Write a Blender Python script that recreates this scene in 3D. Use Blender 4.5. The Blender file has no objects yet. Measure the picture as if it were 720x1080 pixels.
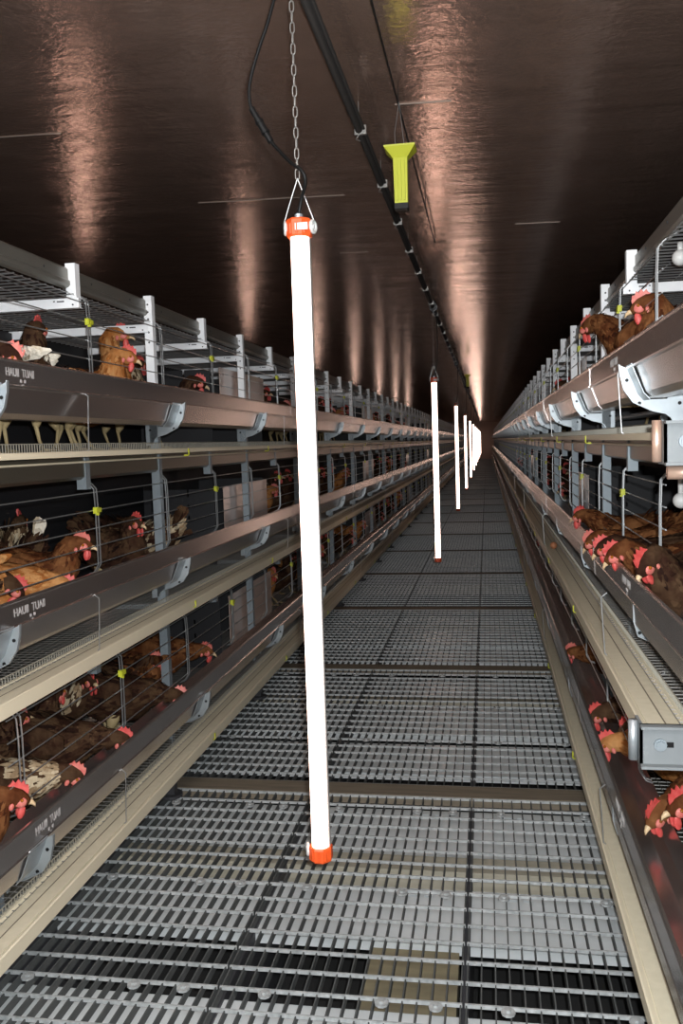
import bpy, math, random
from mathutils import Vector, Matrix
S = bpy.context.scene
COL = S.collection
PI = math.pi
CAMZ = 1.35          # eye height above the walkway grating
XC = -0.42           # centre of the aisle (the camera stands at x = 0)
YEND = 62.0          # far end wall
MOD = 1.32           # spacing of the cage frames
NMOD = 45
EMIT = 8.0

# ------------------------------------------------------------------ mesh helpers
class MB:
    def __init__(s): s.v = []; s.f = []
    def add(s, v, f):
        n = len(s.v); s.v += [tuple(p) for p in v]; s.f += [tuple(i + n for i in q) for q in f]
    def box(s, x0, x1, y0, y1, z0, z1):
        if x0 > x1: x0, x1 = x1, x0
        s.add([(x0,y0,z0),(x1,y0,z0),(x1,y1,z0),(x0,y1,z0),(x0,y0,z1),(x1,y0,z1),(x1,y1,z1),(x0,y1,z1)],
              [(0,3,2,1),(4,5,6,7),(0,1,5,4),(1,2,6,5),(2,3,7,6),(3,0,4,7)])
    def tube(s, pts, r, n=6, closed=False, caps=True):
        pts = [Vector(p) for p in pts]; m = len(pts); rr = r if isinstance(r, (list, tuple)) else [r] * m
        up = None; rings = []
        for i, p in enumerate(pts):
            if closed: t = pts[(i + 1) % m] - pts[i - 1]
            elif i == 0: t = pts[1] - p
            elif i == m - 1: t = p - pts[-2]
            else: t = (pts[i + 1] - p).normalized() + (p - pts[i - 1]).normalized()
            t.normalize()
            if up is None:
                up = Vector((0, 0, 1)) if abs(t.z) < .9 else Vector((1, 0, 0))
            up = up - t * up.dot(t)
            if up.length < 1e-4: up = t.orthogonal()
            up.normalize(); b = t.cross(up)
            rings.append([p + (up * math.cos(2 * PI * k / n) + b * math.sin(2 * PI * k / n)) * rr[i] for k in range(n)])
        v = [q for g in rings for q in g]; f = []
        for i in range(m if closed else m - 1):
            j = (i + 1) % m
            for k in range(n):
                l = (k + 1) % n; f.append((i * n + k, i * n + l, j * n + l, j * n + k))
        if caps and not closed:
            f.append(tuple(range(n - 1, -1, -1))); f.append(tuple((m - 1) * n + k for k in range(n)))
        s.add(v, f)
    def prism_y(s, prof, y0, y1):          # closed (x, z) outline extruded along the aisle
        n = len(prof)
        v = [(x, y0, z) for x, z in prof] + [(x, y1, z) for x, z in prof]
        f = [(i, (i + 1) % n, n + (i + 1) % n, n + i) for i in range(n)]
        f += [tuple(range(n - 1, -1, -1)), tuple(range(n, 2 * n))]
        s.add(v, f)
    def sheet_y(s, line, th, y0, y1):      # open (x, z) line given a sheet thickness
        n = len(line); out = []
        for i, p in enumerate(line):
            a = Vector(line[max(i - 1, 0)]); b = Vector(line[min(i + 1, n - 1)]); t = (b - a).normalized()
            out.append((p[0] - t.y * th, p[1] + t.x * th))
        for i in range(n - 1):
            s.prism_y([line[i], line[i + 1], out[i + 1], out[i]], y0, y1)
    def loft(s, rings):
        n = len(rings[0]); v = [p for r in rings for p in r]; f = []
        for i in range(len(rings) - 1):
            for k in range(n):
                l = (k + 1) % n; f.append((i * n + k, i * n + l, (i + 1) * n + l, (i + 1) * n + k))
        f.append(tuple(range(n - 1, -1, -1))); f.append(tuple((len(rings) - 1) * n + k for k in range(n)))
        s.add(v, f)
    def ball(s, c, r, nu=10, nv=7):
        c = Vector(c); r = Vector(r) if hasattr(r, '__len__') else Vector((r, r, r))
        rings = []
        for j in range(nv):
            a = -PI / 2 + PI * (j + .5) / nv
            rings.append([c + Vector((r.x * math.cos(a) * math.cos(2 * PI * k / nu), r.y * math.cos(a) * math.sin(2 * PI * k / nu), r.z * math.sin(a))) for k in range(nu)])
        s.loft(rings)
    def cyl(s, a, b, r, n=12): s.tube([a, b], r, n)
    def mesh(s, name, smooth=False):
        me = bpy.data.meshes.new(name); me.from_pydata(s.v, [], s.f); me.update()
        import bmesh
        bm = bmesh.new(); bm.from_mesh(me); bmesh.ops.recalc_face_normals(bm, faces=bm.faces); bm.to_mesh(me); bm.free()
        if smooth: me.polygons.foreach_set('use_smooth', [True] * len(me.polygons))
        return me

def obj(name, me, mat=None, parent=None, loc=(0,0,0)):
    if isinstance(me, MB): me = me.mesh(name)
    if mat and not me.materials: me.materials.append(mat)
    o = bpy.data.objects.new(name, me); COL.objects.link(o); o.location = loc
    if parent: o.parent = parent
    return o
def tag(o, label, cat, group=None):
    o['label'] = label; o['category'] = cat
    if group: o['group'] = group
    return o
def thing(name, label, cat, loc=(0,0,0), group=None, rz=0):
    o = bpy.data.objects.new(name, None); COL.objects.link(o); o.location = loc; o.rotation_euler = (0, 0, rz)
    o.empty_display_size = .05
    return tag(o, label, cat, group)
def struct(name, mb, mat):
    o = obj(name, mb, mat); o['kind'] = 'structure'; return o
def dup(root, loc, label=None, group=None, rz=None):
    r = root.copy(); COL.objects.link(r); r.location = loc
    if rz is not None: r.rotation_euler = (0, 0, rz)
    if label: r['label'] = label
    if group: r['group'] = group
    for ch in list(root.children):
        c = ch.copy(); COL.objects.link(c); c.parent = r
        for g in list(ch.children):
            d = g.copy(); COL.objects.link(d); d.parent = c
    return r
ORD = ('first second third fourth fifth sixth seventh eighth ninth tenth eleventh twelfth thirteenth fourteenth fifteenth '
       'sixteenth seventeenth eighteenth nineteenth twentieth').split()

# ------------------------------------------------------------------ materials
def mat(name, col, rough=.5, metal=0., noise=None, bump=None, coat=0., spec=None, emit=None):
    """noise = (scale, colour2, amount[, stretch]); bump = (scale, strength, stretch)"""
    m = bpy.data.materials.new(name); m.use_nodes = True; nt = m.node_tree; b = nt.nodes['Principled BSDF']
    b.inputs['Base Color'].default_value = (*col, 1); b.inputs['Roughness'].default_value = rough; b.inputs['Metallic'].default_value = metal
    if spec is not None: b.inputs['Specular IOR Level'].default_value = spec
    if coat: b.inputs['Coat Weight'].default_value = coat; b.inputs['Coat Roughness'].default_value = .25
    if emit: b.inputs['Emission Color'].default_value = (*emit[0], 1); b.inputs['Emission Strength'].default_value = emit[1]
    tc = None
    def coords(st):
        nonlocal tc
        tc = tc or nt.nodes.new('ShaderNodeTexCoord'); mp = nt.nodes.new('ShaderNodeMapping'); mp.inputs['Scale'].default_value = st
        nt.links.new(tc.outputs['Object'], mp.inputs['Vector']); return mp.outputs['Vector']
    if noise:
        n = nt.nodes.new('ShaderNodeTexNoise'); n.inputs['Scale'].default_value = noise[0]; n.inputs['Detail'].default_value = 5
        nt.links.new(coords(noise[3] if len(noise) > 3 else (1,1,1)), n.inputs['Vector'])
        r = nt.nodes.new('ShaderNodeValToRGB'); r.color_ramp.elements[0].position = .5 - noise[2]; r.color_ramp.elements[1].position = .5 + noise[2]
        r.color_ramp.elements[0].color = (*col, 1); r.color_ramp.elements[1].color = (*noise[1], 1)
        nt.links.new(n.outputs['Fac'], r.inputs['Fac']); nt.links.new(r.outputs['Color'], b.inputs['Base Color'])
    if bump:
        n = nt.nodes.new('ShaderNodeTexNoise'); n.inputs['Scale'].default_value = bump[0]; n.inputs['Detail'].default_value = 4
        nt.links.new(coords(bump[2] if len(bump) > 2 else (1,1,1)), n.inputs['Vector'])
        bp = nt.nodes.new('ShaderNodeBump'); bp.inputs['Strength'].default_value = bump[1]; bp.inputs['Distance'].default_value = .02
        nt.links.new(n.outputs['Fac'], bp.inputs['Height']); nt.links.new(bp.outputs['Normal'], b.inputs['Normal'])
    return m
M = {}
M['galv'] = mat('galvanised_steel', (.34,.375,.395), .42, .65, noise=(14, (.46,.50,.52), .25))
M['zinc'] = mat('zinc_and_lit_post_top', (.88,.91,.93), .5, .05, noise=(9, (.94,.96,.97), .3))  # cross bars, and post tops with their stronger light put into the colour
M['post'] = mat('shaded_post', (.20,.235,.26), .5, .4, noise=(11, (.27,.31,.33), .25))  # lower post lengths: weaker light on the lower tiers put into the colour
M['rail'] = mat('rail_steel', (.16,.155,.135), .40, .6, noise=(5, (.25,.24,.21), .3, (1,.2,1)))
M['trough'] = mat('trough_steel', (.58,.53,.51), .25, .95, noise=(6, (.66,.61,.585), .35, (1,.06,1)))
M['cream'] = mat('cream_plastic', (.70,.64,.48), .45, 0, noise=(5, (.60,.54,.40), .3, (1,.15,1)))
M['belt'] = mat('egg_belt_cloth', (.62,.57,.43), .7, 0, noise=(40, (.54,.49,.36), .3))
M['wire'] = mat('wire_steel', (.42,.43,.43), .35, .8)
M['darkwire'] = mat('dull_wire', (.30,.29,.27), .45, .7)
M['combwire'] = mat('dusty_comb_wire', (.36,.34,.28), .5, .2)
M['grate'] = mat('grating_steel', (.105,.11,.11), .62, .15, noise=(20, (.065,.07,.068), .3), spec=.2)
M['rods'] = mat('rod_steel', (.52,.54,.54), .48, .3, noise=(60, (.28,.30,.30), .25), spec=.3)
M['plate'] = mat('plate_steel', (.74,.77,.77), .40, .3, noise=(6, (.56,.59,.59), .3))
M['dark'] = mat('dark_steel', (.055,.055,.06), .5, .3)
M['pit'] = mat('pit_floor', (.010,.0095,.009), .95)
M['timber'] = mat('batten_timber', (.17,.14,.10), .8, 0, noise=(6, (.11,.092,.066), .25, (1,8,8)))
M['joist'] = mat('pale_joist', (.36,.33,.26), .7, 0, noise=(6, (.27,.25,.19), .25, (1,8,8)))
M['ply'] = mat('plywood', (.20,.17,.10), .8, 0, noise=(7, (.12,.10,.06), .2, (1,4,1)))
M['yellow'] = mat('yellow_plastic', (.50,.53,.03), .5)
M['orange'] = mat('orange_plastic', (.70,.085,.014), .45)
M['white'] = mat('white_plastic', (.55,.55,.53), .45)
M['black'] = mat('black_rubber', (.006,.006,.006), .5, spec=.25)
M['pipe'] = mat('black_pipe', (.018,.016,.015), .35)
M['curtain'] = mat('nest_curtain_vinyl', (.62,.47,.40), .35, 0, coat=1.0)
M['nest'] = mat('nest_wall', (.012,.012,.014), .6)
M['tray'] = mat('belt_tray', (.17,.155,.12), .33, .7, noise=(4, (.12,.11,.085), .3, (1,.2,1)))
M['endplate'] = mat('end_plate_zinc', (.15,.165,.17), .6, .1, noise=(12, (.20,.215,.22), .3))
M['copper'] = mat('roller_bronze', (.75,.52,.40), .35, .7)
M['lamp'] = mat('lit_tube', (1,1,1), .4, 0, emit=((1.0,.68,.55), EMIT))
M['alu'] = mat('lamp_rail', (.6,.58,.56), .4, .6)
M['stencil'] = mat('stencil_paint', (.34,.33,.32), .7)
M['seam'] = mat('ceiling_seam_tape', (.30,.25,.21), .45, .3)
M['scratch'] = M['seam']
M['wall'] = mat('end_wall_paint', (.55,.42,.36), .6)
M['sidewall'] = mat('side_wall_panel', (.06,.05,.045), .6)
# copper-brown film lining of the ceiling: glossy, wrinkled across the aisle
def ceiling_mat():
    m = bpy.data.materials.new('copper_film_ceiling'); m.use_nodes = True; nt = m.node_tree; b = nt.nodes['Principled BSDF']; N = nt.nodes.new; L = nt.links.new
    tc = N('ShaderNodeTexCoord')
    def noise(sc, st, det=5, rough=.55):
        mp = N('ShaderNodeMapping'); mp.inputs['Scale'].default_value = st; L(tc.outputs['Object'], mp.inputs['Vector'])
        n = N('ShaderNodeTexNoise'); n.inputs['Scale'].default_value = sc; n.inputs['Detail'].default_value = det; n.inputs['Roughness'].default_value = rough
        L(mp.outputs['Vector'], n.inputs['Vector']); return n.outputs['Fac']
    r = N('ShaderNodeValToRGB'); e = r.color_ramp.elements; e[0].position = .3; e[0].color = (.42,.28,.22,1); e[1].position = .75; e[1].color = (.58,.40,.325,1)
    L(noise(3.5, (1,1,1), 8, .7), r.inputs['Fac']); L(r.outputs['Color'], b.inputs['Base Color'])
    b.inputs['Metallic'].default_value = .72
    rr = N('ShaderNodeMapRange'); rr.inputs['From Min'].default_value = .3; rr.inputs['From Max'].default_value = .7; rr.inputs['To Min'].default_value = .09; rr.inputs['To Max'].default_value = .25
    L(noise(5.0, (1,1.6,1), 9, .75), rr.inputs['Value']); L(rr.outputs['Result'], b.inputs['Roughness'])
    b1 = N('ShaderNodeBump'); b1.inputs['Strength'].default_value = .5; b1.inputs['Distance'].default_value = .015; L(noise(1.6, (.5,3.0,1), 4), b1.inputs['Height'])
    b2 = N('ShaderNodeBump'); b2.inputs['Strength'].default_value = .42; b2.inputs['Distance'].default_value = .004; L(noise(38, (1,1.5,1), 4), b2.inputs['Height'])
    L(b1.outputs['Normal'], b2.inputs['Normal']); L(b2.outputs['Normal'], b.inputs['Normal'])
    return m
M['ceiling'] = ceiling_mat()
def hen_mat(name, dark, mid, light):
    m = bpy.data.materials.new(name); m.use_nodes = True; nt = m.node_tree; b = nt.nodes['Principled BSDF']; N = nt.nodes.new; L = nt.links.new
    b.inputs['Roughness'].default_value = .85; b.inputs['Specular IOR Level'].default_value = .08
    tc = N('ShaderNodeTexCoord'); n = N('ShaderNodeTexNoise'); n.inputs['Scale'].default_value = 16; n.inputs['Detail'].default_value = 6; L(tc.outputs['Object'], n.inputs['Vector'])
    v = N('ShaderNodeTexVoronoi'); v.inputs['Scale'].default_value = 60; L(tc.outputs['Object'], v.inputs['Vector'])
    g = N('ShaderNodeNewGeometry'); a = N('ShaderNodeMath'); a.operation = 'MULTIPLY_ADD'; a.inputs[1].default_value = .62; L(g.outputs['Random Per Island'], a.inputs[0]); L(n.outputs['Fac'], a.inputs[2])
    r = N('ShaderNodeValToRGB'); e = r.color_ramp.elements; e[0].position = .4; e[0].color = (*dark, 1); e[1].position = 1.0; e[1].color = (*light, 1)
    k = r.color_ramp.elements.new(.74); k.color = (*mid, 1)
    L(a.outputs[0], r.inputs['Fac']); L(r.outputs['Color'], b.inputs['Base Color'])
    bp = N('ShaderNodeBump'); bp.inputs['Strength'].default_value = .6; bp.inputs['Distance'].default_value = .006; L(v.outputs['Distance'], bp.inputs['Height']); L(bp.outputs['Normal'], b.inputs['Normal'])
    return m
HM = [hen_mat('hen_red_brown', (.032,.010,.005), (.085,.026,.009), (.19,.08,.03)),
      hen_mat('hen_ginger', (.17,.055,.014), (.32,.115,.03), (.48,.24,.09)),
      hen_mat('hen_dark_brown', (.010,.005,.004), (.030,.012,.007), (.075,.042,.022))]
M['tan'] = hen_mat('buff_feathers', (.18,.11,.06), (.34,.25,.15), (.50,.41,.28))
M['pale'] = hen_mat('white_feathers', (.40,.32,.22), (.60,.52,.40), (.75,.69,.58))
M['comb'] = mat('comb_red', (.50,.035,.035), .5, 0, noise=(70, (.66,.12,.10), .25))
M['combpink'] = mat('comb_pink', (.66,.24,.19), .55, 0, noise=(70, (.58,.10,.085), .25))
M['beak'] = mat('beak_horn', (.62,.45,.26), .45)
M['eye'] = mat('hen_eye', (.30,.10,.01), .1)
M['leg'] = mat('hen_leg_yellow', (.34,.26,.13), .7)

# ------------------------------------------------------------------ camera
F = 920.0
Rm = ((0.98602875,-0.01857923,-0.16553587),(0.16349495,-0.08228177,0.98310687),(-0.03188595,-0.99643591,-0.07809458))
cd = bpy.data.cameras.new('camera'); cam = bpy.data.objects.new('camera', cd); COL.objects.link(cam); S.camera = cam
right = Vector([Rm[i][0] for i in range(3)]); down = Vector([Rm[i][1] for i in range(3)]); fwd = Vector([Rm[i][2] for i in range(3)])
mw = Matrix((( right.x, -down.x, -fwd.x, 0), (right.y, -down.y, -fwd.y, 0), (right.z, -down.z, -fwd.z, CAMZ), (0,0,0,1)))
cam.matrix_world = mw
cd.sensor_fit = 'VERTICAL'; cd.sensor_height = 24; cd.lens = 24 * F / 1080; cd.clip_start = .02; cd.clip_end = 200

# ------------------------------------------------------------------ shell
Y0 = -1.6
ZCEIL = 2.55
TILT = -.025
mb = MB(); mb.prism_y([(-6.2, ZCEIL + TILT*(-6.2 - XC)), (5.2, ZCEIL + TILT*(5.2 - XC)), (5.2, ZCEIL + .3), (-6.2, ZCEIL + .3)], Y0, YEND + .2); struct('ceiling', mb, M['ceiling'])
mb = MB(); mb.box(-6.2, 5.2, Y0, YEND + .2, -.45, -.34); struct('floor', mb, M['pit'])
mb = MB(); mb.box(-6.2, 5.2, YEND, YEND + .15, -.34, ZCEIL); struct('wall_end', mb, M['wall'])
mb = MB(); mb.box(-6.3, -6.2, Y0, YEND + .15, -.45, ZCEIL + .1); struct('wall_left', mb, M['sidewall'])
mb = MB(); mb.box(5.2, 5.3, Y0, YEND + .15, -.45, ZCEIL + .1); struct('wall_right', mb, M['sidewall'])
# joints of the ceiling film
for i, (x0, x1, y) in enumerate([(-1.40,-.66,4.30), (-.30,-.10,3.20), (.18,.42,5.05), (-2.3,-1.6,3.25), (-.9,-.72,5.6)]):
    mb = MB(); za, zb = ZCEIL + TILT*(x0 - XC), ZCEIL + TILT*(x1 - XC); mb.prism_y([(x0, za - .0025), (x1, zb - .0025), (x1, zb + .002), (x0, za + .002)], y, y + .006); struct('trim_%d' % (i + 1), mb, M['seam'])

# ------------------------------------------------------------------ walkway: joists, battens, grating panels, deck plates
XS = [-1.30, -.69, -.08, .53]
BAT0, ROW = 3.28, 1.85
ROWS = list(range(-2, 31))
mbj = {}
for i, x in enumerate(XS):
    mb = MB(); mb.box(x - .010, x + .010, Y0, YEND, -.34, -.034)
    tag(obj('floor_joist', mb, M['dark']), ['dark steel joist under the grating below the left cages', 'dark steel joist under the seam left of the nearest lamp',
        'dark steel joist under the grating seam right of the nearest lamp', 'dark steel joist under the grating below the right cages'][i], 'joist', 'joists carrying the walkway')
def grate_mesh(w, l):
    m = MB(); n = 18
    for i in range(n):
        x = -w/2 + .004 + i * (w - .008) / (n - 1); m.box(x - .0017, x + .0017, 0, l, -.024, -.001)
    k = int(l / .085); q = MB()
    for j in range(k + 1):
        y = .003 + j * (l - .006) / k; q.box(-w/2, w/2, y - .0026, y + .0026, -.008, .0014)
    return m.mesh('bearing_bars'), q.mesh('cross_rods')
PW = XS[1] - XS[0] - .006
GL = ROW - .108
gm, gr = grate_mesh(PW, GL)
cm = MB(); cm.cyl((0,0,.001), (0,0,.006), .017, 10); cm.cyl((0,0,.006), (0,0,.011), .007, 6); clipm = cm.mesh('saddle_clip')
COLN = ['left', 'middle', 'right']
ROWN = {-1: 'nearest', 0: 'second', 1: 'third', 2: 'fourth', 3: 'fifth', 4: 'sixth', 5: 'seventh', 6: 'eighth'}
for r in ROWS:
    y = BAT0 + .055 + (r - 0) * ROW if r >= 0 else BAT0 - ROW * (-r) + .055
    for c in range(3):
        xc = (XS[c] + XS[c + 1]) / 2
        idx = r + 1
        if r == -2: lab = 'galvanised grating panel at the photographer\'s feet, %s column of the walkway' % COLN[c]
        elif r == -1: lab = 'galvanised grating panel nearest the camera before the first timber batten, %s column' % COLN[c]
        elif r < 12: lab = 'galvanised grating panel just past the %s timber batten, %s column of the walkway' % (ORD[r], COLN[c])
        else: lab = 'dark galvanised grating panel far down the walkway'
        t = thing('walkway_grating', lab, 'floor grating', (xc, y, 0), 'grating panels of the walkway')
        obj('bearing_bars', gm, M['grate'], t); obj('cross_rods', gr, M['rods'], t)
        if -2 < r < 5:
            for px in (-.20, .09, .22):
                for py in (.5, 1.02, 1.6):
                    obj('saddle_clip', clipm, M['rods'], t, (px + (.02 if c == 1 else 0), py, 0))
for r in ROWS:
    y = BAT0 + r * ROW
    mb = MB(); mb.box(XS[0] + .02, XS[3] - .02, y - .052, y + .052, -.034, .004)
    o = obj('floor_batten', mb, M['timber'])
    tag(o, ('brown timber batten across the walkway, %s from the camera' % (ORD[max(r,0)]) if 0 <= r < 14 else 'timber batten across the dark far end of the walkway' if r >= 0 else 'brown timber batten below the photographer'), 'batten', 'timber battens across the walkway')
    mb = MB(); mb.box(XS[0] + .02, XS[3] - .02, y - .555, y - .455, -.12, -.036)
    o = obj('cross_joist', mb, M['joist'])
    tag(o, ('pale beam seen through the grating just before the %s timber batten' % (ORD[max(r,0)]) if 0 <= r < 8 else 'support beam below the dark far grating' if r >= 0 else 'support beam below the photographer'), 'beam', 'beams under the walkway grating')
def plate_mesh(w, l):
    m = MB(); xs = sorted([-w/2, w/2, -.20, -.155, -.14, -.115, .11, .155, .17, .195]); ys = [0, l - .05, l - .036, l]
    for i in range(len(xs) - 1):
        for j in range(3):
            if j == 1 and i % 2 == 1: continue      # punched slots
            m.box(xs[i], xs[i + 1], ys[j], ys[j + 1], -.0445, -.042)
    m.box(-w/2, w/2, 0, .003, -.07, -.042); m.box(-w/2, w/2, l - .003, l, -.07, -.042)
    return m.mesh('deck_plate')
pw = PW - .008
PM = [plate_mesh(pw, .30), plate_mesh(pw, .36), plate_mesh(pw, .46)]
PL = [(-.95, 0, 'third'), (-.43, 1, 'last'), (-1.60, 0, 'second')]
plates = []
def put_plate(y, k, c, lab):
    o = obj('deck_plate', PM[k], M['plate'], None, ((XS[c] + XS[c + 1]) / 2, y, 0))
    tag(o, lab, 'floor plate', 'steel deck plates under the grating')
for c in range(3):
    put_plate(1.72, 0, c, 'grey steel plate under the grating along the bottom edge of the photo, %s column' % COLN[c])
    put_plate(2.32, 0, c, 'grey steel plate under the grating just beyond the dark gap, %s column' % COLN[c])
    put_plate(2.84, 1, c, 'grey steel plate under the grating just before the first timber batten, %s column' % COLN[c])
for r in range(0, 2):
    y = BAT0 + r * ROW
    for c in range(3):
        for q, (dy, k, nm) in enumerate([(.28, 1, 'near'), (.78, 2, 'middle'), (1.30, 2, 'far')]):
            put_plate(y + dy, k, c, 'grey steel plate, %s one of three past the %s timber batten, %s column' % (nm, ORD[r], COLN[c]))
mb = MB(); mb.box(-.345, -.10, 1.99, 2.31, -.075, -.055)
for x in (-.34, -.13): mb.box(x, x + .03, 1.99, 2.31, -.34, -.075)
tag(obj('plywood_offcut', mb, M['ply']), 'olive brown plywood offcut lying in the dark gap under the grating', 'board')

# ------------------------------------------------------------------ lamps
LAMP_Y = [2.05 + 5.33 * i for i in range(12)]
LZ0, LZ1 = CAMZ - 1.026, CAMZ + .526
PIPEZ = 2.45
LX = XC - .004
def octa(r): return [(r * math.cos(PI/8 + k * PI/4), r * math.sin(PI/8 + k * PI/4)) for k in range(8)]
def cap_mb(z0, z1, r, inset):
    m = MB(); m.loft([[(x * s, y * s, z) for x, y in octa(r)] for z, s in ((z0, .92), (z0 + .004, 1), (z1 - .004, 1), (z1, .92))])
    for a in (PI/2 + .3, -PI/2, -PI/2 + .6, -PI/2 - .6): m.cyl((r*.93*math.cos(a), r*.93*math.sin(a), z0 + .006), (r*.93*math.cos(a), r*.93*math.sin(a), z0 + .03), .003, 6)
    return m
def eye_mb(z, sx):
    m = MB(); m.tube([(sx * .033 + .013 * math.cos(a) * .25 * sx, .013 * math.cos(a), z + .013 * math.sin(a)) for a in [k * PI/6 for k in range(12)]], .0042, 6, closed=True)
    m.cyl((sx * .024, 0, z), (sx * .036, 0, z), .006, 8)
    return m
def make_lamp(y, label, x=LX):
    t = thing('tube_lamp', label, 'tube light', (x, y, LZ0), 'vertical tube lamps')
    h = LZ1 - LZ0
    m = MB(); m.tube([(0,0,.028), (0,0,h - .034)], .0215, 20); obj('lit_tube', m.mesh('lit_tube', True), M['lamp'], t)
    m = MB(); m.box(.0205, .0245, -.008, .008, .03, h - .036); obj('heat_sink_strip', m, M['alu'], t)
    obj('end_cap', cap_mb(h - .042, h, .031, 0), M['orange'], t)
    obj('end_cap', cap_mb(0, .036, .030, 0), M['orange'], t)
    for sx in (-1, 1): obj('eyelet', eye_mb(h - .018, sx), M['white'], t)
    obj('eyelet', eye_mb(.024, -1), M['white'], t)
    m = MB(); m.cyl((0,0,h), (0,0,h + .012), .010, 10); g = obj('cable_gland', m, M['galv'], t)
    m = MB(); m.box(-.004, .026, -.0312, -.0292, h - .030, h - .014); obj('rating_label', m, M['white'], t)
    m = MB()
    for sx in (-1, 1): m.tube([(0, 0, h + .094), (sx * .018, 0, h + .045), (sx * .036, 0, h - .006)], .0014, 6)
    obj('hanger_wire', m, M['wire'], t)
    return t
def link_mb(z, L, flat):
    pts = []
    for k in range(14):
        a = 2 * PI * k / 14; u = .0048 * math.cos(a); w = .0075 * math.sin(a) + (math.copysign(L/2 - .0042, math.sin(a)) if abs(math.sin(a)) > .01 else 0) * .55
        pts.append((u, 0, z + w) if flat else (0, u, z + w))
    return pts
CH0 = LZ1 + .092
n = 20; pitch = (PIPEZ - .012 - CH0) / n
m = MB()
for k in range(n): m.tube(link_mb(CH0 + (k + .5) * pitch, pitch * 1.15, k % 2 == 0), .0016, 5, closed=True)
chain_me = m.mesh('links', True)
lamp0 = make_lamp(LAMP_Y[0], 'bright white tube lamp nearest the camera, full length with orange end caps')
def put_chain(y, lab):
    o = obj('hanging_chain', chain_me, M['darkwire'], None, (LX, y, 0)); tag(o, lab, 'chain', 'chains holding up the tube lamps')
put_chain(LAMP_Y[0], 'thin steel link chain holding up the nearest tube lamp')
lampnames = ['second tube lamp down the aisle, hanging left of the yellow dispenser', 'third tube lamp down the aisle from the camera', 'fourth tube lamp down the aisle from the camera',
             'fifth tube lamp down the aisle from the camera']
for i, y in enumerate(LAMP_Y[1:]):
    dup(lamp0, (LX, y, LZ0), lampnames[i] if i < 4 else 'tube lamp merging into the glow at the far end of the aisle')
    put_chain(y, 'chain above the %s tube lamp from the camera' % ORD[i + 1] if i < 4 else 'chain above a lamp in the far glow')
for i in range(0, 8):            # the lamps of the next aisle, behind the left cages: their glow shows in the ceiling
    o = dup(lamp0, (-3.50, LAMP_Y[i], LZ0), 'tube lamp of the next aisle hidden behind the left cage row'); o['group'] = 'lamps of the neighbouring aisle'
# power cable of the nearest lamp, looping left to its connector
cz = lambda Z: CAMZ + Z
pts = [(LX + .02, 2.05, PIPEZ - .01), (-.452, 2.05, cz(1.055)), (-.468, 2.05, cz(1.015)), (-.483, 2.05, cz(.972)), (-.503, 2.05, cz(.925)), (-.523, 2.05, cz(.870)), (-.531, 2.05, cz(.837)), (-.532, 2.05, cz(.811)),
       (-.526, 2.05, cz(.785)), (-.500, 2.05, cz(.739)), (-.486, 2.05, cz(.712)), (-.460, 2.04, cz(.680)), (-.431, 2.02, cz(.647)), (-.409, 2.01, cz(.629)), (-.399, 2.01, cz(.612)), (-.401, 2.02, cz(.595)), (-.414, 2.04, cz(.572)), (LX, 2.05, cz(.538))]
def smooth(p, k=4):
    p = [Vector(q) for q in p]; out = []
    for i in range(len(p) - 1):
        a, b, c, d = p[max(i-1,0)], p[i], p[i+1], p[min(i+2,len(p)-1)]
        for j in range(k):
            t = j / k; out.append(.5 * ((2*b) + (-a + c)*t + (2*a - 5*b + 4*c - d)*t*t + (-a + 3*b - 3*c + d)*t**3))
    out.append(p[-1]); return out
t = thing('power_cable', 'black power cable looping beside the chain of the nearest lamp', 'cable', (LX, 2.05, PIPEZ - .01))
off = -Vector((LX, 2.05, PIPEZ - .01))
m = MB(); m.tube([p + off for p in smooth(pts)], .0042, 8); obj('cord', m.mesh('cord', True), M['black'], t)
m = MB(); a = Vector(pts[8]) + off; d = (Vector(pts[10]) - Vector(pts[8])); LN = d.length; d.normalize()
for s0, s1, r in ((-.004, .03, .0075), (.03, .036, .0105), (.036, .058, .009), (.058, .064, .0105), (.064, LN + .004, .0075)):
    m.cyl(a + d * s0, a + d * s1, r, 10)
obj('connector', m, M['black'], t)
straight = MB(); straight.tube([(.03, 0, PIPEZ - .02), (.035, 0, LZ1 + .30), (.03, 0, LZ1 + .12), (.008, 0, LZ1 + .04), (0, 0, LZ1 + .01)], .004, 6)
sm = straight.mesh('power_cable')
for i, y in enumerate(LAMP_Y[1:8]):
    o = obj('power_cable', sm, M['black'], None, (LX, y, 0))
    tag(o, 'black cable running down to the %s tube lamp from the camera' % ORD[i + 1] if i < 4 else 'black cable down to a lamp in the far glow', 'cable', 'cables of the farther lamps')

# black supply pipe under the ceiling with clamps
t = thing('supply_pipe', 'black pipe running the length of the aisle under the ceiling', 'pipe', (LX, 0, PIPEZ))
m = MB(); m.tube([(0, Y0, 0), (0, YEND, 0)], .0125, 10); obj('pipe', m.mesh('pipe', True), M['pipe'], t)
m = MB(); m.tube([(.017, Y0, .004), (.017, YEND, .004)], .0055, 8); obj('strapped_cable', m.mesh('strapped_cable', True), M['pipe'], t)
cl = MB(); cl.box(-.016, .026, -.006, .006, -.015, .016); cl.tube([(0,0,.014), (0,0,ZCEIL - PIPEZ)], .002, 5); cl.tube([(.0,0,-.014), (-.012,0,-.03), (.004,0,-.036)], .0018, 5); clm = cl.mesh('clamp')
y = 3.15
while y < 26: obj('clamp', clm, M['darkwire'], t, (0, y, 0)); y += .66
jb = MB(); jb.cyl((.01,-.035,0), (.01,.035,0), .034, 12); jb.cyl((.01,0,-.05), (.01,0,.05), .022, 10); jbm = jb.mesh('junction_box', False)
for y in LAMP_Y[1:8]: obj('junction_box', jbm, M['pipe'], t, (0, y, 0))
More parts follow.
